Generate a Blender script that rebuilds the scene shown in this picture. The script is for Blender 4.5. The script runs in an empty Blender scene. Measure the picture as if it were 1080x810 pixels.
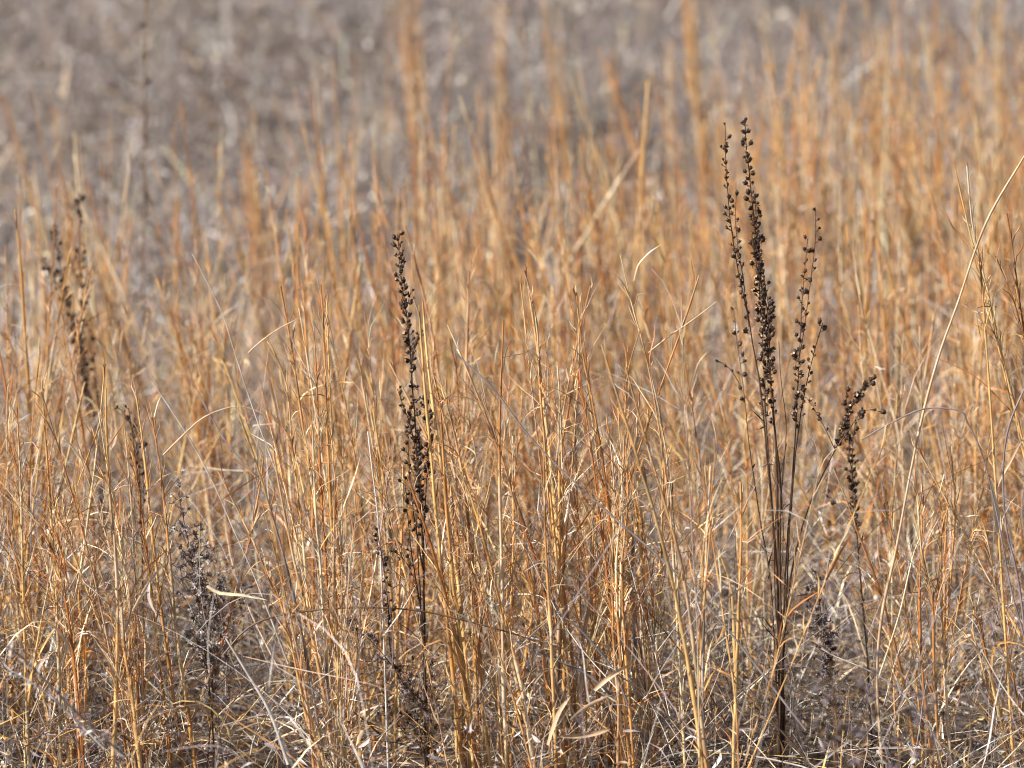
import bpy, math
import numpy as np
rng = np.random.default_rng(11)
SC = bpy.context.scene
COL = SC.collection
PI = math.pi

# ------------------------------------------------------------------ camera
CAM = np.array([0.0, 0.0, 1.40])
PITCH = math.radians(-8.35)
LENS = 162.0
cd = bpy.data.cameras.new('camera'); cam = bpy.data.objects.new('camera', cd); COL.objects.link(cam)
cam.location = CAM; cam.rotation_euler = (PI/2 + PITCH, 0, 0)
cd.lens = LENS; cd.sensor_width = 36; cd.clip_start = .1; cd.clip_end = 3000
cd.dof.use_dof = True; cd.dof.focus_distance = 5.95; cd.dof.aperture_fstop = 4.8; cd.dof.aperture_blades = 0
SC.camera = cam
FW = np.array([0, math.cos(PITCH), math.sin(PITCH)]); UP = np.array([0, -math.sin(PITCH), math.cos(PITCH)]); RT = np.array([1., 0, 0])

def at(px, py, Y):
    """world point standing at distance Y that is seen at a spot measured on the photograph (1080 x 810)"""
    u = (px-540)/1080*36/LENS; v = (405-py)/1080*36/LENS
    d = FW + RT*u + UP*v
    return CAM + d*(Y/d[1])

def hill(y):
    # the meadow rises gently behind the grass stand and levels off far away
    q = np.clip(y-8.6, 0, 60); return .088*q*q/(q+1.2)*(1-q/140)
def ground_z(x, y):
    return hill(y)+.018*np.sin(x*2.1+y*.7)+.012*np.sin(x*5.3-y*3.1+1)+.02*np.sin(y*.9+.4)

def fld(x, y, s, ph):
    """smooth value about -1..1, for patches"""
    return (np.sin(x*s*1.3+ph+1.7*np.sin(y*s*.6+ph*2))+np.sin(y*s*.9-ph*1.7+1.3*np.sin(x*s*1.9+ph))+np.sin((x+y)*s*2.3+ph*3.1))/3

# ------------------------------------------------------------------ materials
def material(name, rough=.5, transl=.25, spec=.45, noise=.22, scale=90):
    m = bpy.data.materials.new(name); m.use_nodes = True; nt = m.node_tree; nt.nodes.clear()
    N = nt.nodes.new; L = nt.links.new
    out = N('ShaderNodeOutputMaterial'); p = N('ShaderNodeBsdfPrincipled')
    a = N('ShaderNodeAttribute'); a.attribute_name = 'tint'
    tc = N('ShaderNodeTexCoord'); mp = N('ShaderNodeMapping'); mp.inputs['Scale'].default_value = (1, 1, .25)
    nz = N('ShaderNodeTexNoise'); nz.inputs['Scale'].default_value = scale; nz.inputs['Detail'].default_value = 3
    L(tc.outputs['Object'], mp.inputs[0]); L(mp.outputs[0], nz.inputs['Vector'])
    mr = N('ShaderNodeMapRange'); mr.inputs['From Min'].default_value = .25; mr.inputs['From Max'].default_value = .75
    mr.inputs['To Min'].default_value = 1-noise*1.4; mr.inputs['To Max'].default_value = 1+noise
    L(nz.outputs['Fac'], mr.inputs['Value'])
    mx = N('ShaderNodeVectorMath'); mx.operation = 'SCALE'
    L(a.outputs['Color'], mx.inputs[0]); L(mr.outputs[0], mx.inputs['Scale'])
    L(mx.outputs[0], p.inputs['Base Color'])
    p.inputs['Roughness'].default_value = rough; p.inputs['Specular IOR Level'].default_value = spec
    if transl > 0:
        t = N('ShaderNodeBsdfTranslucent'); L(mx.outputs[0], t.inputs['Color'])
        ms = N('ShaderNodeMixShader'); ms.inputs[0].default_value = transl
        L(p.outputs[0], ms.inputs[1]); L(t.outputs[0], ms.inputs[2]); L(ms.outputs[0], out.inputs[0])
    else:
        L(p.outputs[0], out.inputs[0])
    return m
M_GRASS = material('dry_grass', .38, .12, .6, .3)
M_LITTER = material('grey_straw', .42, .1, .55, .3)
M_DARK = material('dark_stalk', .5, 0, .28, .35, 160)
M_SEED = material('seed_fluff', .6, .25, .3, .3)

def ground_mat():
    m = bpy.data.materials.new('soil_and_thatch'); m.use_nodes = True; nt = m.node_tree
    N = nt.nodes.new; L = nt.links.new; p = nt.nodes['Principled BSDF']
    tc = N('ShaderNodeTexCoord')
    n1 = N('ShaderNodeTexNoise'); n1.inputs['Scale'].default_value = 3; n1.inputs['Detail'].default_value = 12; n1.inputs['Roughness'].default_value = .7
    n2 = N('ShaderNodeTexNoise'); n2.inputs['Scale'].default_value = 70; n2.inputs['Detail'].default_value = 6
    n3 = N('ShaderNodeTexNoise'); n3.inputs['Scale'].default_value = .35
    for n in (n1, n2, n3): L(tc.outputs['Object'], n.inputs['Vector'])
    r = N('ShaderNodeValToRGB'); e = r.color_ramp.elements
    e[0].position = .3; e[0].color = (.04, .028, .022, 1); e[1].position = .7; e[1].color = (.17, .125, .095, 1)
    a = N('ShaderNodeMath'); a.operation = 'ADD'; b = N('ShaderNodeMath'); b.operation = 'MULTIPLY'; b.inputs[1].default_value = .5
    L(n1.outputs['Fac'], a.inputs[0]); L(n2.outputs['Fac'], a.inputs[1]); L(a.outputs[0], b.inputs[0]); L(b.outputs[0], r.inputs[0])
    mx = N('ShaderNodeMix'); mx.data_type = 'RGBA'; L(n3.outputs['Fac'], mx.inputs[0]); L(r.outputs[0], mx.inputs[6]); mx.inputs[7].default_value = (.11, .08, .06, 1)
    L(mx.outputs[2], p.inputs['Base Color']); p.inputs['Roughness'].default_value = .9
    bp = N('ShaderNodeBump'); bp.inputs['Strength'].default_value = .8; bp.inputs['Distance'].default_value = .02
    L(n2.outputs['Fac'], bp.inputs['Height']); L(bp.outputs[0], p.inputs['Normal'])
    return m

# palette: base colours of the dry plants
PAL = {k: np.array(v) for k, v in dict(
    orange=(.67, .335, .11), rust=(.46, .16, .04), gold=(.78, .48, .19), tan=(.60, .415, .265), straw=(.83, .665, .445),
    grey=(.34, .285, .275), mauve=(.26, .205, .215), pale=(.67, .60, .565), brown=(.16, .095, .055),
    dark=(.05, .027, .016), black=(.026, .014, .009), slate=(.20, .19, .20)).items()}

# ------------------------------------------------------------------ geometry
class Geo:
    def __init__(s): s.v = []; s.f = []; s.c = []; s.n = 0
    def add(s, V, F, C):
        s.v.append(V.reshape(-1, 3)); s.f.append(F.reshape(-1, 4)+s.n); s.c.append(C.reshape(-1, 3)); s.n += len(s.v[-1])
    def tubes(s, P, R, C, sides=4, flat=1.0):
        """P (n,k,3) R (n,k) C (n,k,3)"""
        n, k, _ = P.shape
        T = np.gradient(P, axis=1); T /= np.linalg.norm(T, axis=2, keepdims=True)+1e-9
        ref = rng.normal(size=(n, 1, 3))
        U = np.cross(T, ref); U /= np.linalg.norm(U, axis=2, keepdims=True)+1e-9
        W = np.cross(T, U)
        a = np.arange(sides)/sides*2*PI
        V = P[:, :, None]+R[:, :, None, None]*(U[:, :, None]*np.cos(a)[:, None]+flat*W[:, :, None]*np.sin(a)[:, None])
        idx = np.arange(n*k*sides).reshape(n, k, sides); nx = np.roll(idx, -1, 2)
        F = np.stack([idx[:, :-1], nx[:, :-1], nx[:, 1:], idx[:, 1:]], -1)
        s.add(V, F, np.repeat(C[:, :, None], sides, 2))
    def ribbons(s, P, W, C, twist=1.5, fold=.35):
        """folded leaf blades: three points across"""
        n, k, _ = P.shape
        T = np.gradient(P, axis=1); T /= np.linalg.norm(T, axis=2, keepdims=True)+1e-9
        ref = rng.normal(size=(n, 1, 3))
        U = np.cross(T, ref); U /= np.linalg.norm(U, axis=2, keepdims=True)+1e-9
        N_ = np.cross(T, U)
        ang = (rng.normal(size=(n, 1))*twist*np.linspace(0, 1, k))[:, :, None]
        A = U*np.cos(ang)+N_*np.sin(ang); B = -U*np.sin(ang)+N_*np.cos(ang)
        V = np.stack([P-A*W[:, :, None]+B*W[:, :, None]*fold, P, P+A*W[:, :, None]+B*W[:, :, None]*fold], 2)
        idx = np.arange(n*k*3).reshape(n, k, 3)
        F = np.stack([idx[:, :-1, :-1], idx[:, :-1, 1:], idx[:, 1:, 1:], idx[:, 1:, :-1]], -1)
        s.add(V, F, np.repeat(C[:, :, None], 3, 2))
    def build(s, name, mat, parent=None, smooth=True, origin=None):
        V = np.concatenate(s.v); F = np.concatenate(s.f); C = np.concatenate(s.c)
        if origin is not None: V = V-origin
        me = bpy.data.meshes.new(name)
        me.vertices.add(len(V)); me.vertices.foreach_set('co', V.astype(np.float32).ravel())
        me.loops.add(F.size); me.loops.foreach_set('vertex_index', F.astype(np.int32).ravel())
        me.polygons.add(len(F)); me.polygons.foreach_set('loop_start', np.arange(0, F.size, 4, dtype=np.int32))
        me.polygons.foreach_set('use_smooth', np.full(len(F), smooth))
        at_ = me.attributes.new('tint', 'FLOAT_COLOR', 'POINT')
        at_.data.foreach_set('color', np.c_[C, np.ones(len(C))].astype(np.float32).ravel())
        me.update(calc_edges=True); me.materials.append(mat)
        o = bpy.data.objects.new(name, me); COL.objects.link(o)
        if parent is not None: o.parent = parent
        return o

def tag(o, label=None, cat=None, group=None, kind=None):
    if label: o['label'] = label
    if cat: o['category'] = cat
    if group: o['group'] = group
    if kind: o['kind'] = kind
    return o
def empty(name, loc):
    o = bpy.data.objects.new(name, None); o.empty_display_size = .05; o.location = loc; COL.objects.link(o); return o

def pick(names, w, n, var=.14):
    w = np.array(w, float); i = rng.choice(len(names), n, p=w/w.sum())
    c = np.array([PAL[k] for k in names])[i]
    c = c*(1+rng.normal(0, var, (n, 1)))*(1+rng.normal(0, min(var*.25, .025), (n, 3)))
    return np.clip(c, .006, .9)

def curve(base, d, L, bend, K, wob=.0, droop=None):
    n = len(base); t = np.linspace(0, 1, K)[None, :, None]
    P = base[:, None]+d[:, None]*L[:, None, None]*t+bend[:, None]*L[:, None, None]*t**2
    if droop is not None: P[:, :, 2] -= (droop*L)[:, None]*t[:, :, 0]**3
    if wob:
        ph = rng.uniform(0, 2*PI, (n, 1, 3)); fr = rng.uniform(3, 9, (n, 1, 3))
        P = P+np.sin(fr*t+ph)*wob*L[:, None, None]*t
    return P
def unit(v): return v/(np.linalg.norm(v, axis=-1, keepdims=True)+1e-9)

def samp(P, t):
    """point and tangent on curves P(n,k,3) at t(n,m)"""
    n, k, _ = P.shape; f = np.clip(t, 0, .9999)*(k-1); i = f.astype(int); w = (f-i)[..., None]; r = np.arange(n)[:, None]
    return P[r, i]*(1-w)+P[r, i+1]*w, unit(P[r, i+1]-P[r, i])

def dress_culms(g, P, R0, C, leafy=1.0, spray=1.0, detail=1, rusty=.5, gl=None, gs=None):
    """culms of bluestem grass: nodes, sheaths, blades, the short spikes pressed to the upper stem"""
    n, K, _ = P.shape; t = np.linspace(0, 1, K)[None]
    node = rng.uniform(.1, .2, (n, 1)); ph = rng.uniform(0, 1, (n, 1))
    saw = ((t/node+ph) % 1)
    R = R0[:, None]*(1-.62*t**1.8)*(.68+.55*saw)
    tipc = pick(['rust', 'orange', 'tan', 'gold'], [rusty*2, 1, 1, .5], n)
    k = np.clip((t[..., None]-.5)*1.6, 0, .8)
    CC = C[:, None]*(1-k)+tipc[:, None]*k
    CC = CC*(1-.5*(saw[..., None] > .8))
    sh = pick(['rust', 'straw', 'orange', 'gold'], [.8, 1.1, 1, 1], n)                  # sheaths of another tone between nodes
    on = (np.sin((np.floor(t/node+ph))*7.3+ph*40) > .1)[..., None]*.75
    CC = CC*(1-on)+sh[:, None]*on
    g.tubes(P, R, np.clip(CC, .006, .9), 5 if detail > 1 else 4)
    # spikes on the upper part
    main = g; g = gs or main
    m = int(9*spray*(1.3 if detail > 1 else 1))
    if m:
        ts = rng.uniform(.48, .99, (n, m)); B, T = samp(P, ts)
        B = B.reshape(-1, 3); T = T.reshape(-1, 3); nn = len(B)
        d = unit(T+rng.normal(0, .20, (nn, 3))); L = rng.uniform(.018, .062, nn)*(1.15-.4*ts.ravel())
        Q = curve(B, d, L, rng.normal(0, .16, (nn, 3)), 4, .05)
        r = (rng.uniform(.35, .85, nn)*1e-3)[:, None]*np.array([.8, 1.25, 1.1, .1])
        c = pick(['rust', 'orange', 'straw', 'tan', 'gold'], [1.6*rusty+.2, 1.4, .7, 1, .8], nn)
        g.tubes(Q, r, np.repeat(c[:, None], 4, 1), 3)
    # curled bits along the stem
    g = gl or main
    m = int(9*leafy*(2.1 if detail > 1 else 1))
    if m:
        ts = rng.uniform(.04, .85, (n, m)); B, T = samp(P, ts); B = B.reshape(-1, 3); T = T.reshape(-1, 3); nn = len(B)
        d = unit(T*rng.uniform(.3, 1.5, (nn, 1))+rng.normal(0, .45, (nn, 3))); L = rng.uniform(.012, .05, nn)
        Q = curve(B, d, L, rng.normal(0, .55, (nn, 3)), 5, .06)
        w = (rng.uniform(.4, 1.1, nn)*1e-3)[:, None]*np.array([.8, 1, .9, .6, .1])
        c = pick(['orange', 'rust', 'straw', 'gold', 'tan', 'pale'], [1.3, .7*rusty*2, 1, 1, .9, .3], nn)
        g.ribbons(Q, w, np.repeat(c[:, None], 5, 1))
    if detail > 1:      # frayed wisps peeling off the sheaths
        m = 16; ts = rng.uniform(.06, .95, (n, m)); B, T = samp(P, ts); B = B.reshape(-1, 3); T = T.reshape(-1, 3); nn = len(B)
        d = unit(T+rng.normal(0, .30, (nn, 3))); L = rng.uniform(.012, .075, nn)
        Q = curve(B, d, L, rng.normal(0, .30, (nn, 3)), 5, .07)
        r = (rng.uniform(.25, .65, nn)*1e-3)[:, None]*np.array([1, 1, .9, .6, .2])
        c = pick(['orange', 'rust', 'straw', 'tan', 'pale', 'brown'], [1.2, 1.0, 1, 1, .5, .3], nn)
        g.tubes(Q, r, np.repeat(c[:, None], 5, 1), 3)
    # long blades from the nodes
    m = max(1, int(round(2*leafy)))
    ts = rng.uniform(.03, .62, (n, m)); B, T = samp(P, ts); B = B.reshape(-1, 3); T = T.reshape(-1, 3); nn = len(B)
    a = rng.uniform(0, 2*PI, nn); out = np.stack([np.cos(a), np.sin(a), np.zeros(nn)], 1)
    d = unit(T+out*np.abs(rng.normal(.0, .30, (nn, 1)))); L = rng.uniform(.06, .20, nn)
    Q = curve(B, d, L, out*rng.uniform(-.1, .5, (nn, 1))+rng.normal(0, .12, (nn, 3)), 8, .035, np.maximum(0, rng.normal(.1, .35, nn)))
    w = (rng.uniform(.6, 1.9, nn)*1e-3)[:, None]*np.array([.9, 1, 1, .95, .85, .7, .45, .08])
    c = pick(['orange', 'rust', 'straw', 'gold', 'tan', 'pale'], [1.1, .6*rusty*2, 1.2, 1.1, 1, .45], nn)
    g.ribbons(Q, w, np.repeat(c[:, None], 8, 1), 1.6)

# ------------------------------------------------------------------ ground
def make_ground():
    xs = np.concatenate([[-900, -200, -60, -20], np.linspace(-8, 8, 121), [20, 60, 200, 900]])
    ys = np.concatenate([[-900, -200, -50, -8], np.linspace(0, 40, 261), [60, 120, 300, 1200]])
    X, Y = np.meshgrid(xs, ys, indexing='ij'); near = np.clip((60-np.abs(Y))/20, 0, 1)*np.clip((40-np.abs(X))/20, 0, 1)
    Z = np.where(Y > 60, hill(Y), ground_z(X, Y)*near+hill(Y)*(1-near))+rng.normal(0, .006, X.shape)*near
    V = np.stack([X, Y, Z], -1); i = np.arange(X.size).reshape(X.shape)
    F = np.stack([i[:-1, :-1], i[1:, :-1], i[1:, 1:], i[:-1, 1:]], -1)
    g = Geo(); g.add(V, F, np.full(V.shape, .2)); tag(g.build('ground', ground_mat()), kind='structure')
make_ground()

def halfw(y): return .112*y        # half the width of the view at distance y
def scatter(n, y0, y1, margin):
    y = rng.uniform(y0, y1, n*2); wmax = halfw(y1)+margin; x = rng.uniform(-wmax, wmax, n*2)
    k = np.abs(x) < halfw(y)+margin; return x[k][:n], y[k][:n]

# ------------------------------------------------------------------ the orange grass stand
def far_edge(x, y):
    s = x/np.maximum(halfw(y), .1)
    return 8.85+.75*s+.6*fld(x, y, 1.7, .4)
def stand_density(x, y):
    d = np.ones_like(x)
    e = far_edge(x, y); d *= np.clip((e+.9-y)/1.6, .0, 1)
    d = np.maximum(d, (.022+.03*np.clip(x/(halfw(y)+.01)+.25, 0, 1)*np.clip(.6+fld(x, y, 2.9, 1.3), 0, 1.6))*(y < 11.5))
    d *= np.clip(.78+1.0*fld(x, y, 5.2, 2.2), .06, 1.4)
    # thin places seen in the photograph
    for cx, cy, rx, ry, a in ((.42, 5.95, .20, .55, .82), (-.32, 6.1, .07, .22, .8), (-.33, 5.85, .07, .12, .6), (.36, 5.1, .3, .4, .8)):
        d *= 1-a*np.exp(-((x-cx)/rx)**2-((y-cy)/ry)**2)
    d *= np.clip((y-5.68)/.2, .03, 1)*(1+1.5*np.exp(-((y-5.95)/.3)**2)*(x < .25))
    for cx, w_ in ((.40, .11), (-.112, .052), (-.41, .035)): d *= 1-.93*((np.abs(x-cx) < w_) & (y < 6.02))
    return d
def stand():
    x, y = scatter(2150, 5.0, 13, 1.0)
    k = rng.uniform(0, 1, len(x)) < stand_density(x, y)
    x, y = x[k], y[k]
    nc = rng.choice([2, 3, 5, 8, 13], len(x), p=[.25, .25, .22, .18, .10]); tid = np.repeat(np.arange(len(x)), nc); n = len(tid)
    off = rng.normal(0, .012, (n, 2)); bx = x[tid]+off[:, 0]; by = y[tid]+off[:, 1]
    base = np.stack([bx, by, ground_z(bx, by)-.005], 1)
    tl = rng.normal(0, .055, (len(x), 2)); d = np.stack([-.035+tl[tid, 0]+off[:, 0]*2.2+rng.normal(0, .03, n), tl[tid, 1]+rng.normal(0, .035, n), np.ones(n)], 1)
    th = np.clip(rng.normal(.53, .075, len(x)), .3, .66)+np.clip(y-7, 0, 2)*.05; L = th[tid]*np.clip(rng.normal(.92, .17, n), .4, 1.08)
    bend = np.stack([rng.normal(-.02, .07, n), rng.normal(0, .07, n), np.zeros(n)], 1)
    lodged = rng.uniform(0, 1, n) < .07; d[lodged, :2] += rng.normal(0, .45, (lodged.sum(), 2)); d = unit(d)
    tone = rng.choice(3, len(x), p=[.42, .42, .16])[tid]
    C = np.where((tone == 0)[:, None], pick(['orange', 'gold', 'straw', 'tan'], [1.3, .8, .4, .4], n), np.where((tone == 1)[:, None], pick(['gold', 'straw', 'tan', 'grey'], [.8, .7, 1, .35], n), pick(['rust', 'orange'], [1, 1], n)))
    R0 = (1.1+2.4*rng.uniform(0, 1, n)**1.7)*1e-3*np.where(by > 7.5, 1.25, 1)
    P = curve(base, d, L, bend, 22, .004)
    kink = np.cumsum(rng.normal(0, .0011, P.shape)*(rng.uniform(size=P.shape[:2]+(1,)) < .35), 1); P = P+np.cumsum(kink, 1)*.6
    g = Geo()
    near = (by < 7.0)
    print('near culms', near.sum()); dress_culms(g, P[near], R0[near], C[near], 1.1, 1, 2, .5)
    dress_culms(g, P[~near], R0[~near]*1.05, C[~near], .9, .9, 1, .5)
    tag(g.build('orange_bluestem_grass', M_GRASS), 'dense stand of dry orange bluestem grass across the meadow', 'grass', kind='stuff')
    print('culms', n, 'verts', g.n)
stand()

# ------------------------------------------------------------------ grey undergrowth among and behind the grass
def tangle(name, label, n, y0, y1, margin, hmax, Lr, Rr, pal, wts, K=7, flatness=1.0, steep=.6, patch=None, mat=M_LITTER, front=None, relief=0):
    x, y = scatter(n, y0, y1, margin)
    if patch is None and front is not None:
        k = (y > 5.75) | (rng.uniform(0, 1, len(x)) < front+(1-front)*.6*np.exp(-((x-.45)/.28)**2)); k &= ~(((np.abs(x-.335) < .05) | (np.abs(x+.112) < .04)) & (y < 5.92)); x, y = x[k], y[k]
    if patch is not None:
        k = rng.uniform(0, 1, len(x)) < patch(x, y); x, y = x[k], y[k]
    n = len(x); z = ground_z(x, y)+hmax*rng.uniform(0, 1, n)**1.8*(1+relief*np.clip(fld(x, y, 3.1, .9), -.9, 1))
    el = np.clip(rng.normal(steep, .5, n), -.25, 1.5); az = rng.uniform(0, 2*PI, n)
    d = np.stack([np.cos(el)*np.cos(az), np.cos(el)*np.sin(az), np.sin(el)], 1)
    L = rng.uniform(*Lr, n); B = np.stack([x, y, z], 1)
    P = curve(B, d, L, rng.normal(0, .22, (n, 3)), K, .03, np.maximum(0, rng.normal(.15, .25, n)))
    P[:, :, 2] = np.maximum(P[:, :, 2], ground_z(P[:, :, 0], P[:, :, 1])+.002)
    R = rng.uniform(*Rr, n)[:, None]*np.linspace(1, .35, K)[None]
    C = pick(pal, wts, n, .28)
    if relief: C = np.clip(C*np.clip(1+.55*fld(x, y*.45, 2.6, 3.3), .35, 1.8)[:, None], .01, .85)
    g = Geo(); h = n//2
    CC = np.repeat(C[:, None], K, 1)
    g.tubes(P[:h], R[:h], CC[:h], 3); g.ribbons(P[h:], R[h:]*1.35, CC[h:], 2.)
    tag(g.build(name, mat), label, 'undergrowth', kind='stuff'); print(name, n, g.n)

tangle('fallen_straw', 'tangled grey and pale fallen straw low among the orange grass', 27000, 5.0, 9.5, .8, .12, (.04, .20), (.5e-3, 1.4e-3),
       ['grey', 'pale', 'mauve', 'tan', 'straw', 'brown', 'gold', 'orange'], [1.2, 1.9, .8, 1.1, 1.6, .5, 1.2, .8], front=.22)
tangle('fine_dead_stems', 'fine wiry grey dead stems crossing between the grass', 8500, 5.1, 8.6, .8, .30, (.12, .42), (.3e-3, .75e-3),
       ['grey', 'pale', 'mauve', 'tan', 'slate'], [1.6, 1.1, 1, .8, .7], 9, steep=.75, front=.25)
tangle('grey_brush', 'low grey brown tangled brush spreading behind the orange grass', 110000, 8.0, 19, 1.3, .22, (.05, .24), (.7e-3, 1.9e-3),
       ['grey', 'pale', 'mauve', 'tan', 'slate', 'brown', 'straw'], [2.2, 1.5, 1.4, .7, .9, .9, .3], 6, steep=.8, relief=.9, patch=lambda x, y: np.clip(.6+.75*fld(x, y, 2.2, 5.1), .1, 1))

def leaf_bits():
    """small dry leaves and seed fluff caught in the far brush: they glint"""
    x, y = scatter(34000, 8, 18.5, 1.2); n = len(x)
    z = ground_z(x, y)+rng.uniform(.02, .42, n); a = rng.normal(size=(n, 3)); a = unit(a); L = rng.uniform(.006, .022, n)
    P = curve(np.stack([x, y, z], 1), a, L, rng.normal(0, .4, (n, 3)), 4)
    W = (rng.uniform(1, 4.2, n)*1e-3)[:, None]*np.array([.3, 1, .9, .1])
    C = pick(['pale', 'grey', 'slate', 'brown', 'straw', 'black'], [.8, 1.6, 1.1, .6, .3, .5], n, .2)
    g = Geo(); g.ribbons(P, W, np.repeat(C[:, None], 4, 1), .8)
    x, y = scatter(15000, 5.1, 8.5, .8); n = len(x); z = ground_z(x, y)+rng.uniform(0, .16, n); a = unit(rng.normal(size=(n, 3))*[1, 1, .4])
    P = curve(np.stack([x, y, z], 1), a, rng.uniform(.006, .022, n), rng.normal(0, .4, (n, 3)), 4)
    W = (rng.uniform(1, 3, n)*1e-3)[:, None]*np.array([.3, 1, .9, .1])
    C = pick(['pale', 'grey', 'mauve', 'brown', 'tan'], [.35, 1.2, .9, 1, 1.2], n, .2)
    g.ribbons(P, W, np.repeat(C[:, None], 4, 1), .8)
    tag(g.build('withered_leaves', M_LITTER), 'small withered leaf scraps caught in the brush and straw', 'dry leaves', kind='stuff')
leaf_bits()

# ------------------------------------------------------------------ traced curves
def resample(pts, step=.012):
    pts = np.array(pts); n = len(pts)
    if n == 2: pts = np.array([pts[0], (pts[0]+pts[1])/2, pts[1]]); n = 3
    ext = np.vstack([2*pts[0]-pts[1], pts, 2*pts[-1]-pts[-2]]); out = []
    for i in range(n-1):
        p0, p1, p2, p3 = ext[i:i+4]; m = max(2, int(np.linalg.norm(p2-p1)/step))
        for t in np.arange(m)/m:
            out.append(.5*((2*p1)+(-p0+p2)*t+(2*p0-5*p1+4*p2-p3)*t*t+(-p0+3*p1-3*p2+p3)*t**3))
    out.append(pts[-1]); return np.array(out)
def trace(px, Y, Ytip=None, step=.012, toground=False):
    """px listed from the foot to the tip; the stem leans from Y to Ytip"""
    n = len(px); Ytip = Y if Ytip is None else Ytip
    if 5.6 < Y < 6.5: Y -= .10; Ytip -= .10
    pts = [at(a, b, Y+(Ytip-Y)*i/(n-1)) for i, (a, b) in enumerate(px)]
    if toground:
        p = pts[0]; q = p.copy(); q[2] = ground_z(p[0], p[1])-.01
        if p[2]-q[2] > .03:
            s = (pts[0]-pts[1]); s = s/abs(s[2])*(p[2]-q[2])*.5; q[0] += np.clip(s[0], -.06, .06); pts.insert(0, q)
    return resample(pts, step)

# ------------------------------------------------------------------ dark seed stalks
def capsule_into(V, F, C, p, d, r, openc):
    """a dry seed capsule on its short stalk, opened into pointed valves with a pale inside"""
    d = unit(d); u = unit(np.cross(d, rng.normal(size=3))); w = np.cross(d, u); S = 8; b = sum(len(a) for a in V)
    flare = openc; el = rng.uniform(.72, 1.05); sq = rng.uniform(.75, 1)
    rings = [(0, .18), (.25, .75), (.8, 1.0), (1.35, .86), (1.75, .5+.5*flare)]
    inner = [(1.7, .40+.45*flare), (1.1, .6), (.7, .3)]
    vs = []
    for j, (h, k) in enumerate(rings+inner):
        for i in range(S):
            a = i/S*2*PI; hh = h
            if j in (4, 5): hh += (.42 if i % 2 == 0 else -.28); 
            vs.append(p+d*r*hh*el+(u*math.cos(a)*sq+w*math.sin(a))*r*k*(.86+.10*math.sin(3*a+b))+rng.normal(0, .07*r, 3))
    nr = len(rings)+len(inner)
    f = [[b+j*S+i, b+j*S+(i+1) % S, b+(j+1)*S+(i+1) % S, b+(j+1)*S+i] for j in range(nr-1) for i in range(S)]
    dk = PAL['black']*rng.uniform(.7, 3.0); pl = PAL['tan']*rng.uniform(.25, .95)
    V.append(np.array(vs)); F += f; C += [dk]*(S*len(rings))+[pl]*(S*len(inner))

def seed_head(parent, P, spots, size=2.9e-3, reach=4.5e-3, name='seed_head'):
    """spots: (t0, t1, count) stretches of the stem that carry capsules"""
    few = sum(c for _, _, c in spots) <= 20
    V, F, C = [], [], []; G = Geo(); k = len(P); lenP = np.linalg.norm(P[1:]-P[:-1], axis=1).sum()
    pb, pd, pl_ = [], [], []
    for t0, t1, cnt in spots:
        cnt = cnt if few else int(cnt*2.1)
        for t in np.linspace(t0, t1, cnt)+rng.normal(0, .006, cnt):
            t = min(max(t, 0), .999); f = t*(k-1); i = int(f); p = P[i]*(1-(f-i))+P[min(i+1, k-1)]*(f-i); T = unit(P[min(i+1, k-1)]-P[i-1 if i else 0])
            a = rng.uniform(0, 2*PI); o = np.array([math.cos(a), math.sin(a), 0]); ln = reach*rng.uniform(.35, 1.5)
            q = p+o*ln*.85+T*ln*.6
            G.tubes(np.array([[p, (p+q)/2+T*ln*-.1, q]]), np.array([[.5e-3, .4e-3, .5e-3]]), np.tile(PAL['dark'], (1, 3, 1)), 4)
            capsule_into(V, F, C, q, T*.8+o*rng.uniform(.2, 1.0)+rng.normal(0, .15, 3), size*rng.choice([rng.uniform(.4, .75), rng.uniform(.75, 1.2)]), rng.choice([0, .3, 1], p=[.2, .3, .5]))
            nb = 1; bd = unit(np.tile(T*.8, (nb, 1))+rng.normal(0, .6, (nb, 3)))
            G.ribbons(curve(np.repeat(q[None], nb, 0)-T*size*.5, bd, rng.uniform(.003, .006, nb), rng.normal(0, .4, (nb, 3)), 4), np.tile([.5e-3, .8e-3, .5e-3, .1e-3], (nb, 1)), np.repeat(pick(['black', 'dark'], [1, 1], nb)[:, None], 4, 1))
            if few:
                G.add(np.concatenate(V), np.array(F), np.array(C)); G.build('seed_capsule', M_DARK, parent, origin=np.array(parent_world(parent))); G = Geo(); V, F, C = [], [], []
    if few: return
    G.add(np.concatenate(V), np.array(F), np.array(C))
    return G.build(name, M_DARK, parent, origin=np.array(parent_world(parent)))
def parent_world(o):
    v = np.array(o.location)
    while o.parent: o = o.parent; v = v+np.array(o.location)
    return v

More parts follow.
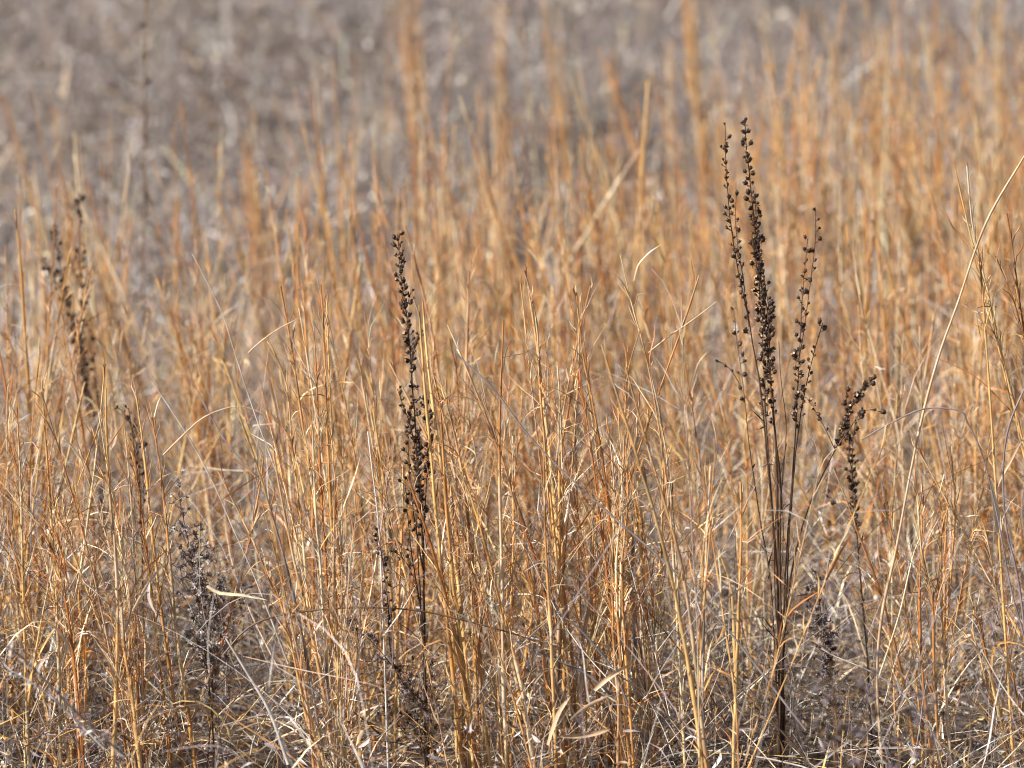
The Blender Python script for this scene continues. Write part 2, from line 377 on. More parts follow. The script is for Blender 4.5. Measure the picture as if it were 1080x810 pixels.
def stalk_plant(name, label, cat, foot, stems, group=None, tone='black', size=3.4e-3, Y=6.0):
    """stems: (points foot->tip, dY at tip, foot radius, tip radius, [capsule stretches])"""
    f = at(foot[0], foot[1], Y); f[2] = ground_z(f[0], f[1]); root = empty(name, f)
    tag(root, label, cat, group)
    for px, dY, r0, r1, spots, *gr in stems:
        if not gr or gr[0]:
            px = [(x+(q := rng.normal(0, 2.5) if i == 0 else q*.55), y) for i, (x, y) in enumerate(px)] if (q := 0) == 0 else px
        P = trace(px, Y+(gr[1] if len(gr) > 1 else 0), Y+dY, .009, toground=(gr[0] if gr else True))
        P = P+np.cumsum(rng.normal(0, .00022, P.shape), 0)
        n = len(P); t = np.linspace(0, 1, n); g = Geo()
        R = 1.12*(r0+(r1-r0)*t)*(1+.10*np.sin(t*n*.55))*(1+.25*(rng.uniform(size=n) < .08))
        w_ = np.clip(.35*np.sin(t*rng.uniform(5, 14)+rng.uniform(0, 6))+rng.uniform(-.1, .25), 0, .5)[:, None]; c = (PAL[tone]*rng.uniform(.9, 2.2)*(1-w_)+PAL['brown']*w_)*(1+rng.normal(0, .15, (n, 1))); g.tubes(P[None], R[None], np.clip(c, .004, .9)[None], 6)
        if not gr or gr[0]:     # stubs of lost twigs and shrivelled leaves
            m = 16; B, T = samp(np.repeat(P[None], m, 0), rng.uniform(.03, .7, (m, 1))); d = unit(T[:, 0]*.9+rng.normal(0, .5, (m, 3)))
            Q = curve(B[:, 0], d, rng.uniform(.004, .028, m), rng.normal(0, .4, (m, 3)), 4)
            g.tubes(Q[:9], np.tile([.6e-3, .5e-3, .4e-3, .15e-3], (9, 1)), np.tile(PAL['dark'], (9, 4, 1)), 3)
            g.ribbons(Q[9:], np.tile([.5e-3, 1.5e-3, 1.2e-3, .2e-3], (m-9, 1)), np.repeat(pick(['dark', 'brown'], [1, 1], m-9)[:, None], 4, 1), 2)
        s = g.build('stem' if not gr or gr[0] else 'side_branch', M_DARK, root, origin=f)
        if spots: seed_head(s, P, spots, size)
    return root

stalk_plant('dried_seed_stalk', 'tall dark brown seed stalk cluster with many stems fanning from one foot, beaded capsules', 'wildflower', (822, 812), [
    ([(822, 800), (821, 700), (817, 600), (810, 500), (803, 420), (792, 345), (778, 280), (769, 215), (766, 170), (765, 128)], .05, 1.9e-3, .45e-3, [(.70, .99, 22)]),
    ([(824, 800), (823, 690), (819, 580), (816, 480), (810, 400), (803, 320), (795, 245), (788, 180), (784, 128)], -.05, 2.1e-3, .5e-3, [(.64, .80, 26), (.8, .995, 24)]),
    ([(821, 800), (820, 700), (819, 610), (812, 520), (807, 440), (806, 380), (802, 320), (800, 260), (797, 205)], .10, 1.9e-3, .5e-3, [(.64, .99, 52)]),
    ([(823, 800), (824, 690), (822, 600), (822, 520), (814, 440), (810, 380), (807, 330), (797, 290), (791, 250)], -.10, 1.8e-3, .5e-3, [(.68, .99, 34)]),
    ([(790, 345), (784, 300), (778, 262), (776, 232), (777, 205)], .08, .8e-3, .4e-3, [(.4, .99, 15)], False, .04),
    ([(808, 400), (813, 345), (808, 300), (803, 270)], .00, .8e-3, .4e-3, [(.2, .99, 14)], False),
    ([(820, 800), (823, 700), (826, 620), (831, 540), (836, 470), (839, 410), (842, 350), (846, 290), (849, 254)], .06, 1.7e-3, .4e-3, [(.78, .99, 15), (.68, .8, 12)]),
    ([(842, 380), (848, 345), (854, 300), (859, 260), (860, 220)], .10, .7e-3, .35e-3, [(.3, .99, 11)], False, .05),
    ([(822, 800), (826, 690), (830, 620), (834, 540), (841, 460), (850, 405), (858, 370), (867, 340)], -.06, 1.6e-3, .45e-3, [(.80, .99, 18)]),
    ([(823, 800), (825, 710), (829, 650), (838, 590), (852, 535), (868, 498), (884, 465), (893, 440), (904, 417), (918, 401)], -.12, 1.7e-3, .5e-3, [(.84, .995, 26)]),
    ([(884, 470), (897, 450), (911, 432), (927, 433)], -.10, .6e-3, .4e-3, [(.5, .99, 5)], False, -.11),
    ([(881, 475), (872, 455), (862, 437), (850, 419)], -.06, .6e-3, .35e-3, [(.4, .99, 7)], False, -.10),
    ([(820, 800), (818, 700), (813, 620), (806, 575), (797, 520), (789, 460), (783, 405), (777, 360), (773, 326)], .24, 1.3e-3, .4e-3, [(.82, .99, 11)]),
    ([(782, 410), (775, 396), (766, 386), (757, 381)], .2, .5e-3, .35e-3, [(.4, .99, 4)], False, .2),
    ([(821, 800), (819, 720), (822, 640), (827, 570), (826, 510), (830, 450), (824, 400), (822, 360)], .12, 1.2e-3, .4e-3, []),
    ([(824, 800), (826, 740), (820, 660), (818, 590), (822, 520), (832, 470)], .0, 1.2e-3, .5e-3, []),
])
stalk_plant('dried_seed_stalk', 'single upright dark seed stalk in sharp focus, densely beaded at mid height', 'wildflower', (448, 812), [
    ([(449, 800), (448, 720), (447, 640), (445, 560), (441, 500), (438, 450), (434, 400), (431, 350), (424, 300), (421, 270), (419, 244)], .0, 2.3e-3, .5e-3, [(.50, .66, 34), (.66, .80, 14), (.80, .995, 40)]),
    ([(447, 560), (442, 500), (434, 455), (425, 430), (418, 411)], -.05, 1.0e-3, .4e-3, [(.45, .99, 20)], False),
    ([(446, 580), (450, 520), (453, 470), (453, 440), (448, 420)], .05, 1.0e-3, .4e-3, [(.45, .99, 24)], False),
    ([(446, 600), (436, 540), (431, 480), (432, 430)], .03, 1.0e-3, .4e-3, [(.4, .99, 16)], False),
    ([(433, 390), (437, 370), (440, 357), (443, 351)], -.02, .6e-3, .35e-3, [(.5, .99, 5)], False),
    ([(424, 330), (430, 318), (433, 308)], -.02, .6e-3, .35e-3, [(.4, .99, 5)], False),
    ([(447, 660), (438, 610), (431, 560), (427, 510)], -.05, .9e-3, .4e-3, [(.2, .99, 13)], False),
    ([(433, 600), (425, 590), (418, 584), (411, 581)], -.06, .6e-3, .35e-3, [(.3, .99, 6)], False, -.03),
    ([(447, 740), (425, 720), (413, 690), (410, 640), (405, 600), (396, 556)], -.1, .9e-3, .4e-3, [(.45, .99, 20)], False),
    ([(448, 800), (446, 700), (442, 620), (438, 540)], .05, 1.3e-3, .6e-3, []),
])
stalk_plant('dried_seed_stalk', 'slightly blurred dark seed stalk with two beaded spires, standing among far grass', 'wildflower', (112, 640), [
    ([(112, 600), (106, 500), (97, 430), (84, 380), (76, 340), (68, 300), (62, 265), (57, 234)], 0, 1.9e-3, .6e-3, [(.55, .8, 34), (.8, .99, 14)]),
    ([(110, 590), (100, 480), (90, 400), (80, 350), (66, 310), (52, 285), (47, 272)], .05, 1.7e-3, .5e-3, [(.58, .99, 32)]),
    ([(111, 600), (104, 500), (92, 420), (87, 360), (86, 300), (84, 250), (84, 205)], .1, 1.6e-3, .5e-3, [(.55, .75, 20), (.78, .86, 8), (.93, .99, 6)]),
    ([(112, 580), (109, 480), (104, 420), (98, 380), (95, 350)], -.05, 1.4e-3, .5e-3, [(.5, .99, 14)], False),
    ([(87, 330), (93, 305), (97, 290)], 0, .7e-3, .5e-3, [(.2, .99, 5)], False),
    ([(84, 300), (78, 285), (76, 275)], 0, .7e-3, .5e-3, [(.2, .99, 4)], False),
], Y=6.95, size=3.5e-3)
stalk_plant('dried_seed_stalk', 'thin dark seed stalk just behind the fanning cluster, short beaded head', 'wildflower', (916, 800), [
    ([(918, 780), (914, 700), (908, 620), (903, 560), (899, 510), (895, 460), (893, 415)], 0, 1.5e-3, .5e-3, [(.62, .99, 30)]),
    ([(906, 600), (902, 540), (898, 490), (901, 440)], .05, .8e-3, .4e-3, [(.5, .99, 12)], False),
    ([(903, 560), (888, 540), (872, 520)], .05, .6e-3, .4e-3, [(.7, .99, 3)], False),
], Y=6.22)
stalk_plant('dried_seed_stalk', 'short blurred dark seed stalk low beside rust coloured grass', 'wildflower', (150, 700), [
    ([(152, 660), (150, 580), (148, 520), (143, 470), (134, 442), (120, 428)], 0, 1.5e-3, .5e-3, [(.6, .99, 17)]),
    ([(149, 560), (145, 500), (140, 460), (136, 430)], 0, 1.e-3, .5e-3, [(.4, .99, 12)], False),
    ([(150, 600), (152, 520), (150, 470)], .1, 1.e-3, .5e-3, [(.5, .99, 8)], False),
], Y=6.35)
stalk_plant('dried_seed_stalk', 'dim brown blurred stalk with clumped seed pods, between grass and straw', 'wildflower', (232, 640), [
    ([(235, 620), (230, 540), (224, 480), (218, 430), (214, 395)], 0, 2.2e-3, .8e-3, [(.35, .99, 18)]),
    ([(236, 620), (240, 560), (238, 500), (232, 450)], .1, 1.8e-3, .8e-3, [(.4, .99, 10)]),
], Y=6.95, size=4e-3, tone='brown')
stalk_plant('bare_weed_stalk', 'tall thin grey weed stalk with dark knots, blurred before the brush', 'weed', (152, 520), [
    ([(146, 500), (148, 400), (151, 300), (153, 200), (154, 100), (156, 0), (157, -40)], 0, 2.0e-3, 1.4e-3, [(.5, .98, 10)]),
    ([(154, 92), (148, 90), (140, 86)], 0, 2.2e-3, 1.6e-3, [], False),
], tone='brown', Y=8.3, size=4.5e-3)
stalk_plant('bare_weed_stalk', 'tiny drooping dark weed far off in the grey brush', 'weed', (128, 250), [
    ([(130, 240), (126, 130), (116, 90), (104, 60), (98, 40)], 0, 2.6e-3, 2e-3, [(.6, .99, 8)]),
], tone='brown', Y=11.5, size=6e-3)
stalk_plant('bare_weed_stalk', 'dark twiggy weed blurred in the brush near the upper corner', 'weed', (222, 250), [
    ([(228, 200), (224, 120), (214, 70), (200, 50)], 0, 4e-3, 2.5e-3, [(.6, .99, 14)]),
    ([(226, 150), (236, 90), (246, 62)], 0, 3e-3, 2.5e-3, [(.5, .99, 6)], False),
    ([(224, 120), (190, 40), (166, 26)], 0, 3e-3, 2.5e-3, [(.8, .99, 4)], False),
], tone='brown', Y=12.5, size=9e-3)

# ------------------------------------------------------------------ fluffy grey weeds (spent aster and goldenrod heads)
def fluffy(label, foot, stems, Y, tones=('grey', 'pale', 'mauve'), cnt=60, size=5e-3, stemtone='brown'):
    f = at(foot[0], foot[1], Y); f[2] = ground_z(f[0], f[1]); root = empty('spent_aster', f); tag(root, label, 'wildflower')
    for px, spread, frac in stems:
        P = trace(px, Y, Y+rng.normal(0, .03), .012, toground=True); n = len(P); g = Geo()
        t = np.linspace(0, 1, n); g.tubes(P[None], ((1.3-.7*t)*1e-3)[None], np.tile(PAL[stemtone]*rng.uniform(.8, 1.4), (1, n, 1)), 5)
        st = g.build('stem', M_DARK, root, origin=f)
        h = Geo(); m = int(cnt*frac); ts = rng.uniform(.45, 1, m); B, T = samp(np.repeat(P[None], m, 0), ts[:, None]); B = B[:, 0]; T = T[:, 0]
        d = unit(T*.7+rng.normal(0, .7, (m, 3))); Lb = spread*rng.uniform(.3, 1, m)*(1.3-.6*(ts-.45)/.55)
        Q = curve(B, d, Lb, np.tile([0, 0, .3], (m, 1))+rng.normal(0, .2, (m, 3)), 5, .05)
        h.tubes(Q, np.tile(np.linspace(.5e-3, .3e-3, 5), (m, 1)), np.tile(PAL['brown']*.8, (m, 5, 1)), 3)
        # each little head: a burst of short bristles and bracts
        nb = 16; E = np.repeat(Q[:, -1], nb, 0); ax = np.repeat(unit(Q[:, -1]-Q[:, -2]), nb, 0)
        dd = unit(ax*.5+rng.normal(0, .75, (m*nb, 3))); Lh = size*rng.uniform(.4, 1, m*nb)
        H = curve(E, dd, Lh, rng.normal(0, .3, (m*nb, 3)), 3)
        hc = np.repeat(pick(list(tones), [1]*len(tones), m, .25), nb, 0)
        h.ribbons(H, np.tile(np.array([.5, 1.1, .25])*1e-3*size/5e-3, (m*nb, 1)), np.repeat(hc[:, None], 3, 1), .3)
        h.build('seed_head', M_SEED, st, origin=f)
    return root
fluffy('fluffy grey spent flower head rising amid rust grass, pale tufts down its side', (215, 760), [
    ([(222, 740), (212, 660), (204, 600), (195, 555), (188, 520)], .030, 1.6), ([(224, 740), (222, 680), (214, 620), (206, 575)], .03, 1.3), ([(224, 740), (232, 690), (232, 650), (226, 615)], .022, .8)], 5.92, cnt=70, size=6e-3, tones=('grey', 'pale', 'grey'))
fluffy('dusky reddish brown spent flower clump in the shaded gap', (240, 740), [
    ([(240, 720), (236, 660), (232, 620), (228, 590)], .04, 1), ([(242, 720), (246, 670), (244, 630)], .04, 1)], 6.3, tones=('brown', 'mauve', 'grey'), cnt=38, size=5e-3)
fluffy('brown knobbly spent flower spike beside the foot of the fanning cluster', (880, 800), [
    ([(884, 780), (880, 730), (872, 690), (866, 650), (860, 615)], .020, 1.3), ([(882, 760), (874, 700), (862, 662), (850, 628)], .016, .7)], 5.95, tones=('brown', 'mauve', 'grey'), cnt=64, size=6e-3)
fluffy('low cluster of dark plump seed tufts leaning away from the single stalk', (452, 790), [
    ([(448, 760), (430, 725), (412, 700), (390, 675), (366, 656)], .014, .8)], 5.9, tones=('mauve', 'brown', 'grey'), cnt=40, size=6.5e-3)
fluffy('dark crumpled flower clump around the base of the single stalk', (440, 800), [
    ([(446, 790), (440, 760), (434, 730), (430, 705)], .03, 1), ([(450, 790), (456, 750), (452, 715), (456, 690)], .022, .8), ([(444, 790), (424, 770), (410, 745)], .03, .7)], 5.98, tones=('mauve', 'grey', 'brown'), cnt=50, size=4.5e-3)
fluffy('hazy grey aster heads blurred at the bottom in front of straw', (905, 830), [
    ([(880, 830), (882, 790), (880, 740), (876, 700)], .035, 1), ([(905, 830), (915, 770), (925, 730), (912, 685)], .035, 1), ([(945, 830), (950, 790), (960, 750)], .03, .8), ([(985, 830), (985, 770), (975, 720), (995, 690)], .035, .8)], 4.9, tones=('mauve', 'brown', 'mauve'), cnt=26, size=8e-3)
fluffy('small grey flower wisp at the bottom edge among leaning straws', (105, 820), [
    ([(104, 830), (108, 800), (112, 775)], .018, 1)], 5.8, cnt=26, size=5e-3)

# ------------------------------------------------------------------ single blades, straws and twigs that stand out
def straw(name, label, cat, px, Y, dY=0, r=1.3e-3, tone='tan', flat=False, taper=.5, ground=False, group=None, wide=1.6, hairy=0):
    P = trace(px, Y, Y+dY, .012, toground=ground); n = len(P); t = np.linspace(0, 1, n); g = Geo()
    c = np.clip(PAL[tone]*(1+rng.normal(0, .1, (n, 1))), .005, .9)[None]
    if flat: g.ribbons(P[None], (r*wide*np.sin(np.clip(.15+t*.85, 0, 1)*PI)**.6+1e-4)[None], c, .6, .5)
    else: g.tubes(P[None], (r*(1-(1-taper)*t)*(1+.12*np.sin(t*n*.3)))[None], c, 6)
    if hairy:
        m = hairy; B, T = samp(np.repeat(P[None], m, 0), rng.uniform(0, 1, (m, 1))); d = unit(T[:, 0]*.8+rng.normal(0, .6, (m, 3)))
        Q = curve(B[:, 0], d, rng.uniform(.005, .016, m), rng.normal(0, .3, (m, 3)), 3); cc = pick(['pale', 'mauve', 'grey'], [1.2, 1, 1], m)
        g.ribbons(Q, np.tile([.8e-3, 1.4e-3, .2e-3], (m, 1)), np.repeat(cc[:, None], 3, 1))
    f = P[0].copy(); o = g.build(name, M_DARK if tone in ('black', 'dark') else M_LITTER, origin=f); o.location = f
    return tag(o, label, cat, group)
S = straw
S('grass_straw', 'long pale straw leaning across the right side, the tallest leaning one', 'straw', [(930, 800), (925, 720), (930, 650), (945, 580), (960, 500), (975, 430), (992, 370), (1010, 320), (1040, 235), (1082, 162)], 5.9, .05, 2.3e-3, 'tan', taper=.6, ground=True)
S('grass_straw', 'tan straw leaning against the tallest leaning straw, its foot spread away', 'straw', [(925, 720), (948, 650), (965, 580), (985, 540), (996, 500)], 5.93, .05, 1.3e-3, 'straw', taper=.5)
S('bent_twig', 'thin mauve twig kinked over into a shallow arch by the leaning straw', 'twig', [(1085, 700), (1066, 620), (1052, 545), (1036, 480), (1020, 445), (1012, 433), (975, 431), (940, 446), (908, 464)], 5.85, 0, 1.3e-3, 'mauve', taper=.7, ground=True)
S('bent_twig', 'long dark arching twig low across the single stalk', 'twig', [(236, 690), (262, 662), (300, 648), (370, 641), (440, 644), (500, 657), (560, 674), (620, 694), (700, 742)], 5.8, .05, 1.2e-3, 'brown', taper=.8)
S('grass_straw', 'long grey straw slanting down from pale leaves to the fanning cluster', 'straw', [(850, 770), (760, 655), (700, 592), (620, 522), (560, 462), (520, 410), (482, 374)], 5.82, 0, 1.5e-3, 'grey', taper=.7)
S('grass_straw', 'pale grey straw slanting down from a forked arch', 'straw', [(304, 700), (270, 612), (247, 560), (225, 510), (195, 455), (160, 402)], 5.85, 0, 1.1e-3, 'pale', taper=.6)
S('grass_straw', 'fine grey straw running parallel below the forked arch straw', 'straw', [(410, 655), (340, 580), (290, 522), (240, 468), (206, 408)], 5.95, 0, 1.0e-3, 'grey', taper=.6)
S('grass_straw', 'tan straw bent over like a small arch beside the slanting straw', 'straw', [(172, 480), (190, 462), (215, 440), (245, 429), (262, 430), (277, 436)], 5.85, 0, .9e-3, 'tan', taper=.7)
S('grass_straw', 'bleached white straw slanting low in the open gap', 'straw', [(304, 806), (285, 752), (262, 712), (238, 673)], 5.75, 0, 2.3e-3, 'pale', taper=.55)
S('grass_straw', 'bleached white straw standing low beside the slanting white one', 'straw', [(332, 815), (326, 760), (318, 725), (310, 690)], 5.85, 0, 2.0e-3, 'pale', taper=.5)
S('bent_twig', 'blurred dark feathery stem crossing the bottom corner close to the camera', 'twig', [(135, 800), (95, 765), (60, 730), (30, 700), (-10, 668)], 5.25, 0, 1.5e-3, 'brown', hairy=110)
S('grass_straw', 'blurred pale feathery stem in the bottom corner under the dark one', 'straw', [(110, 790), (70, 750), (40, 724), (-10, 695)], 5.4, 0, 1.2e-3, 'pale', hairy=90)
S('bent_twig', 'short glossy purple twig curving down through golden grass', 'twig', [(662, 742), (650, 712), (636, 692), (612, 664), (586, 644)], 5.82, 0, 1.5e-3, 'slate', taper=.7)
S('bent_twig', 'purple twig below the glossy curved one, partly hidden', 'twig', [(650, 738), (620, 712), (582, 694), (545, 676)], 5.86, 0, 1.8e-3, 'slate', taper=.6)
S('bent_twig', 'slanting thin brown twig descending toward the foot of the fanning cluster', 'twig', [(850, 800), (800, 745), (745, 690), (700, 655), (650, 600)], 5.84, 0, 1.1e-3, 'brown', taper=.6)
S('bent_twig', 'dark wiry twig low, lowest of those slanting to the cluster', 'twig', [(790, 810), (750, 735), (720, 690), (680, 640)], 5.86, 0, 1.2e-3, 'dark', taper=.6)
S('grass_straw', 'pale shiny straw lying across the stubble beside the brown flower spike', 'straw', [(1000, 800), (962, 742), (925, 712), (880, 692), (866, 684)], 5.86, 0, 1.4e-3, 'pale', taper=.6)
S('grass_straw', 'pale upright stick just beside the single stalk, bare and grey', 'straw', [(402, 600), (398, 540), (392, 490), (388, 455)], 5.94, 0, 1.5e-3, 'pale', taper=.8, ground=True)
S('grass_straw', 'blurred pale straw hanging behind the beaded side branch', 'straw', [(950, 480), (940, 430), (925, 380), (912, 335), (903, 290)], 6.7, 0, 1.6e-3, 'straw', taper=.8, ground=True)
S('grass_straw', 'grey curved straw sagging at the far side edge', 'straw', [(1078, 640), (1062, 560), (1058, 500), (1064, 450), (1085, 400)], 5.9, 0, 1.6e-3, 'mauve', taper=.8, ground=True)
S('grass_straw', 'fine straw rising slantwise beside the pale leaf tip', 'straw', [(684, 372), (705, 355), (730, 338), (756, 318)], 6.02, 0, 1.0e-3, 'tan', taper=.6)
S('grass_straw', 'fine straw rising slantwise above the twin golden culms', 'straw', [(262, 372), (275, 360), (295, 346), (315, 336)], 6.02, 0, 1.0e-3, 'tan', taper=.6)
S('grass_straw', 'thin pale stem with a fork, alone before blurred grass', 'straw', [(300, 520), (270, 440), (250, 380), (236, 335), (222, 305), (203, 268)], 5.98, 0, .9e-3, 'pale', taper=.5)
S('grass_leaf', 'broad pale leaf slanting upward, uppermost of three by the bottom edge', 'leaf', [(627, 728), (640, 716), (654, 706), (668, 699)], 5.72, 0, 1.9e-3, 'tan', True)
S('grass_leaf', 'broad pale leaf, middle of the three folded ones by the bottom edge', 'leaf', [(602, 760), (616, 748), (630, 740), (646, 733)], 5.70, 0, 1.7e-3, 'tan', True)
S('grass_leaf', 'broad pale leaf lying nearly level, lowest of the three by the edge', 'leaf', [(592, 776), (610, 776), (630, 773), (644, 769)], 5.70, 0, 1.9e-3, 'tan', True)
S('grass_leaf', 'upright pale folded leaf beside the three by the bottom edge', 'leaf', [(578, 786), (586, 762), (592, 748), (602, 734)], 5.70, 0, 1.9e-3, 'tan', True)
S('grass_leaf', 'small bright pale leaf tip catching the sun above brown tuft', 'leaf', [(668, 296), (672, 280), (680, 270), (687, 264), (697, 258)], 6.02, 0, .9e-3, 'tan', True)
S('grass_leaf', 'wide pale leaf hanging inside the straw near the side edge', 'leaf', [(1053, 562), (1051, 545), (1047, 525), (1044, 505)], 5.9, 0, 3.0e-3, 'straw', True)
S('grass_leaf', 'small curled white leaf at the foot of the rust clump', 'leaf', [(166, 648), (160, 637), (157, 625), (158, 614)], 5.85, 0, 1.8e-3, 'pale', True)
S('grass_leaf', 'twisted pale leaf crossing the rust clump slantwise', 'leaf', [(140, 645), (153, 622), (165, 605), (175, 592)], 5.85, 0, 1.5e-3, 'straw', True)
S('grass_leaf', 'pale curved leaf lying low below the dusky flower clump', 'leaf', [(218, 618), (232, 626), (255, 628), (282, 633)], 5.8, 0, 1.3e-3, 'straw', True)

# ------------------------------------------------------------------ grass tufts that stand out
def spreadout(culms, n, w):
    out = []
    for i in range(n):
        c = culms[i % len(culms)]; m = len(c); a = rng.normal(0, w); b = rng.normal(0, w*.5); e = rng.uniform(-10, 50)
        out.append([(x+a*(.3+.7*j/(m-1))+b, y+(e*j/(m-1))) for j, (x, y) in enumerate(c)])
    return out
def tuft(label, culms, Y, tone='orange', r=1.9e-3, spray=1.3, leafy=1.2, rusty=.6, dress=True, jit=.03):
    p0 = culms[0][0]; f = at(p0[0], p0[1], Y); f[2] = ground_z(f[0], f[1]); root = empty('grass_tuft', f); tag(root, label, 'grass tuft')
    for px in culms:
        y = Y+rng.normal(0, jit); P = trace(px, y, y+rng.normal(0, jit), .014, toground=True); K = 30
        tt = np.linspace(0, len(P)-1.001, K); i = tt.astype(int); P = (P[i]*(1-(tt-i))[:, None]+P[i+1]*(tt-i)[:, None])[None]
        g = Geo(); gl = Geo(); dress_culms(g, P, np.array([1.2*r*rng.uniform(.85, 1.15)]), PAL[tone][None]*rng.uniform(.85, 1.15), leafy, spray*1.7, 2, rusty, gl, None)
        cu = g.build('culm', M_GRASS, root, origin=f); gl.build('leaves', M_GRASS, cu, origin=f)
    return root
tuft('twin orange culms with bushy tips standing clear of the blurred grass', [[(362, 790), (352, 600), (345, 450), (341, 340), (338, 300)], [(368, 790), (358, 600), (350, 460), (346, 360), (345, 318)], [(355, 790), (345, 620), (338, 500), (334, 400), (331, 345)]], 6.0, 'orange', 2.2e-3)
tuft('golden culm with a drooping brown tip beside the twin orange culms', [[(350, 790), (335, 560), (318, 440), (308, 370), (296, 302)]], 6.0, 'gold', 2.1e-3)
tuft('short pale gold culm in front of the drooping tip', [[(330, 790), (322, 600), (308, 470), (302, 405), (284, 360)]], 5.97, 'gold', 2.0e-3)
tuft('red brown tipped culm standing sharp before the blurred field', [[(662, 800), (650, 640), (640, 520), (626, 430), (614, 370), (608, 308)], [(656, 800), (645, 650), (632, 540), (620, 450), (606, 380)]], 6.0, 'rust', 1.9e-3, rusty=1.6)
tuft('loose pale tuft whose bent leaves hang from a forked top', [[(722, 800), (714, 600), (700, 460), (680, 370), (666, 320), (654, 268)], [(722, 800), (708, 560), (690, 420), (675, 350)], [(655, 600), (660, 420), (665, 380), (675, 348)]], 6.0, 'straw', 1.7e-3, spray=.8)
tuft('slim golden culm with a pale needle tip', [[(606, 800), (592, 640), (580, 520), (570, 420), (566, 340), (553, 285)], [(610, 800), (600, 660), (582, 560), (573, 450), (568, 380)]], 6.0, 'gold', 1.9e-3)
tuft('tall tuft at the side edge with splayed needle tips crossing the leaning straw', [[(1120, 640), (1080, 470), (1058, 380), (1040, 300), (1026, 240), (1020, 175)], [(1118, 640), (1078, 470), (1054, 370), (1036, 290), (1024, 250), (1008, 180)], [(1034, 280), (1020, 258), (1005, 240), (996, 222)]], 5.95, 'gold', 2.0e-3, spray=.9)
tuft('reddish tuft cut by the frame edge, dark branching tips', [[(1110, 700), (1098, 480), (1085, 380), (1074, 310), (1068, 262), (1062, 225)], [(1112, 700), (1100, 500), (1082, 370), (1070, 320), (1050, 270)]], 5.98, 'rust', 1.9e-3, rusty=1.5)
tuft('thick orange clump leaning just behind the single dark stalk', [[(505, 800), (498, 640), (486, 540), (472, 460), (456, 392)], [(512, 800), (502, 640), (495, 560), (484, 480), (470, 420)], [(490, 800), (486, 660), (482, 560), (470, 500)]], 6.08, 'orange', 2.4e-3)
tuft('rust clump of two leaning culms with feathery sides', [[(192, 800), (172, 660), (160, 560), (152, 480), (143, 412)], [(180, 800), (164, 660), (152, 560), (144, 500), (140, 462)], [(205, 800), (188, 680), (178, 580), (170, 500), (160, 440)]], 5.9, 'orange', 2.2e-3, rusty=1.2)
tuft('rust feathery tuft bending toward the frame edge', [[(88, 800), (76, 680), (62, 600), (42, 555), (18, 530)], [(84, 800), (78, 700), (72, 620), (60, 560)]], 5.85, 'rust', 1.8e-3, rusty=1.5)
tuft('bright orange bundle packed tight in the middle of the golden grass', [[(664, 800), (655, 700), (650, 600), (656, 520), (652, 430)], [(658, 800), (648, 690), (646, 600), (648, 520), (642, 450)], [(668, 800), (660, 690), (656, 600), (662, 530), (660, 470)]], 5.92, 'orange', 2.0e-3, rusty=1.3)
tuft('lone orange culm with a broken rust top near the fanning cluster', [[(774, 800), (777, 700), (780, 620), (782, 560), (781, 508)]], 5.85, 'gold', 2.4e-3, spray=.6)
tuft('rust red clump low beside the leaning straw', [[(990, 800), (985, 700), (984, 640), (972, 580), (966, 500)], [(982, 800), (972, 700), (970, 620), (972, 560), (974, 520)], [(1002, 800), (996, 700), (992, 600), (994, 540)]], 5.95, 'orange', 2.1e-3, rusty=1.8)
tuft('straight golden culms rising in pair at the far side edge', [[(30, 800), (25, 640), (22, 520), (18, 430)], [(64, 800), (60, 640), (52, 520), (44, 400)]], 6.0, 'gold', 2.2e-3)
tuft('pale thick golden culm low near the bottom corner', [[(150, 830), (140, 740), (132, 690), (128, 640)], [(118, 830), (122, 740), (124, 640), (120, 560)]], 5.8, 'gold', 2.6e-3, spray=.6)
tuft('golden culms standing close beside the single stalk', [[(482, 810), (480, 720), (476, 640), (474, 560), (470, 500)], [(416, 810), (418, 720), (420, 640), (424, 560), (425, 490)]], 5.95, 'gold', 2.3e-3, spray=.7)
tuft('blurred rust column standing far off against the brush', spreadout([[(448, 330), (444, 170), (436, 90), (431, 30), (430, -40)], [(446, 330), (440, 170), (432, 90), (428, 30), (426, -30)], [(452, 330), (446, 170), (438, 90), (434, 40), (431, -10)], [(440, 330), (437, 200), (434, 120), (432, 50)]], 9, 6), 10.3, 'rust', 2.6e-3, rusty=1.4, jit=.02, spray=2.2)
tuft('blurred orange column far off, above and beside the twin spires', spreadout([[(752, 330), (742, 150), (732, 70), (724, -40)], [(748, 330), (738, 150), (728, 70), (722, -30)], [(756, 330), (748, 170), (738, 80), (730, -10)], [(744, 330), (736, 150), (732, 60), (727, 0)]], 9, 6), 10.3, 'orange', 2.6e-3, jit=.02, spray=2.2)
tuft('blurred pale straw column far off near the upper corner', spreadout([[(1048, 330), (1050, 150), (1052, 60), (1052, -30)], [(1052, 330), (1054, 150), (1054, 60), (1054, -10)]], 6, 4), 10.3, 'straw', 2.2e-3, jit=.02, rusty=.1)
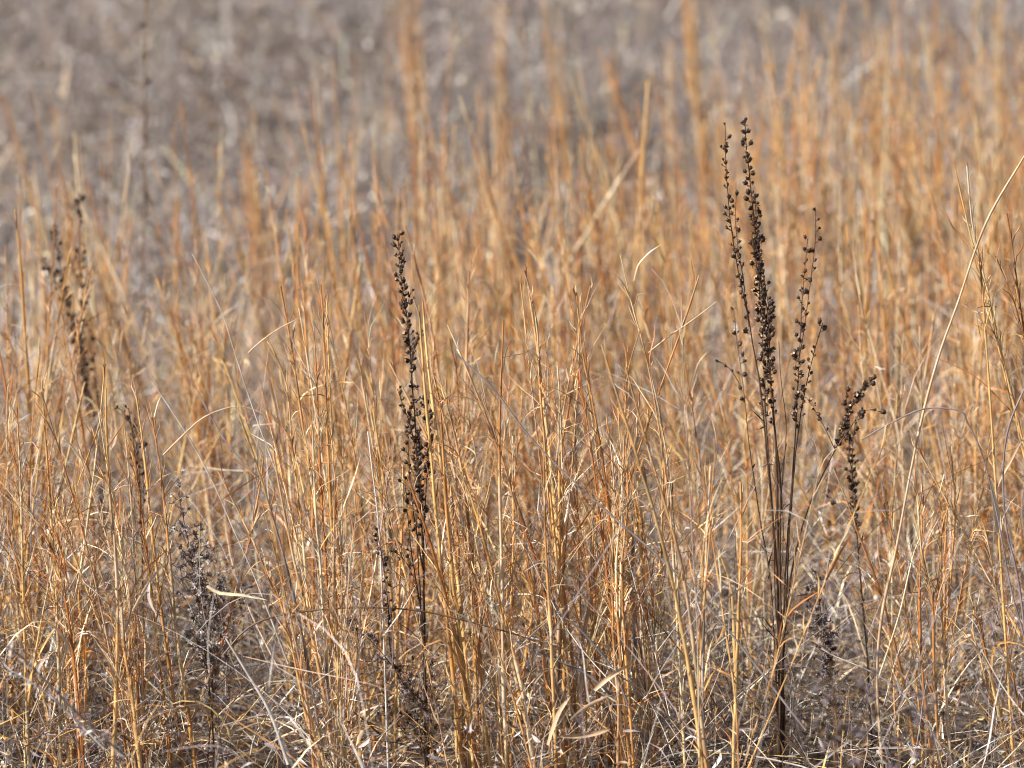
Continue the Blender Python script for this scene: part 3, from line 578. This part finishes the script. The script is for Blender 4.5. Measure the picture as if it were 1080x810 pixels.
tuft('blurred brown grass column with a ragged head, alone far off', spreadout([[(948, 330), (944, 200), (940, 120), (934, 30)], [(952, 330), (948, 200), (942, 130), (938, 60)]], 6, 4), 9.2, 'rust', 1.9e-3, jit=.02, spray=1.6)
tuft('blurred golden column over grey brush, white scraps at its foot', spreadout([[(282, 420), (274, 250), (264, 180), (262, 112)], [(276, 420), (268, 250), (262, 190), (258, 130)]], 6, 4), 8.6, 'orange', 1.8e-3, jit=.02, spray=1.5)
tuft('blurred broken rust stalk far off by the top edge', spreadout([[(600, 300), (592, 120), (584, 40), (578, -20)], [(596, 300), (590, 110), (582, 30)]], 6, 4), 11.5, 'orange', 1.9e-3, jit=.02)
tuft('blurred thin rust stalks in pair far off near the top edge', spreadout([[(538, 300), (532, 120), (524, 60), (515, -20)], [(530, 300), (526, 120), (528, 60), (530, 0)]], 6, 4), 11.0, 'orange', 1.7e-3, jit=.02)

# ------------------------------------------------------------------ light
el, az = math.radians(38), math.radians(-115)      # the sun stands high at the left, behind the camera's shoulder
sd = np.array([math.sin(az)*math.cos(el), math.cos(az)*math.cos(el), math.sin(el)])
ld = bpy.data.lights.new('sun', 'SUN'); ld.energy = 5; ld.angle = math.radians(.53); ld.color = (1, .95, .86)
lo = bpy.data.objects.new('sun', ld); COL.objects.link(lo); lo.location = (0, 0, 10)
from mathutils import Vector
lo.rotation_euler = Vector(sd).to_track_quat('Z', 'Y').to_euler()
w = bpy.data.worlds.new('World'); SC.world = w; w.use_nodes = True; nt = w.node_tree
bg = nt.nodes['Background']; sky = nt.nodes.new('ShaderNodeTexSky'); sky.sky_type = 'NISHITA'; sky.sun_disc = False
sky.sun_elevation = el; sky.sun_rotation = az; nt.links.new(sky.outputs[0], bg.inputs[0]); bg.inputs[1].default_value = .055
SC.view_settings.view_transform = 'Standard'; SC.view_settings.look = 'None'; SC.view_settings.gamma = 1; SC.view_settings.exposure = .86
SC.render.engine = 'CYCLES'
SC.cycles.max_bounces = 6; SC.cycles.diffuse_bounces = 2; SC.cycles.use_denoising = True
SC.cycles.filter_width = 1.1
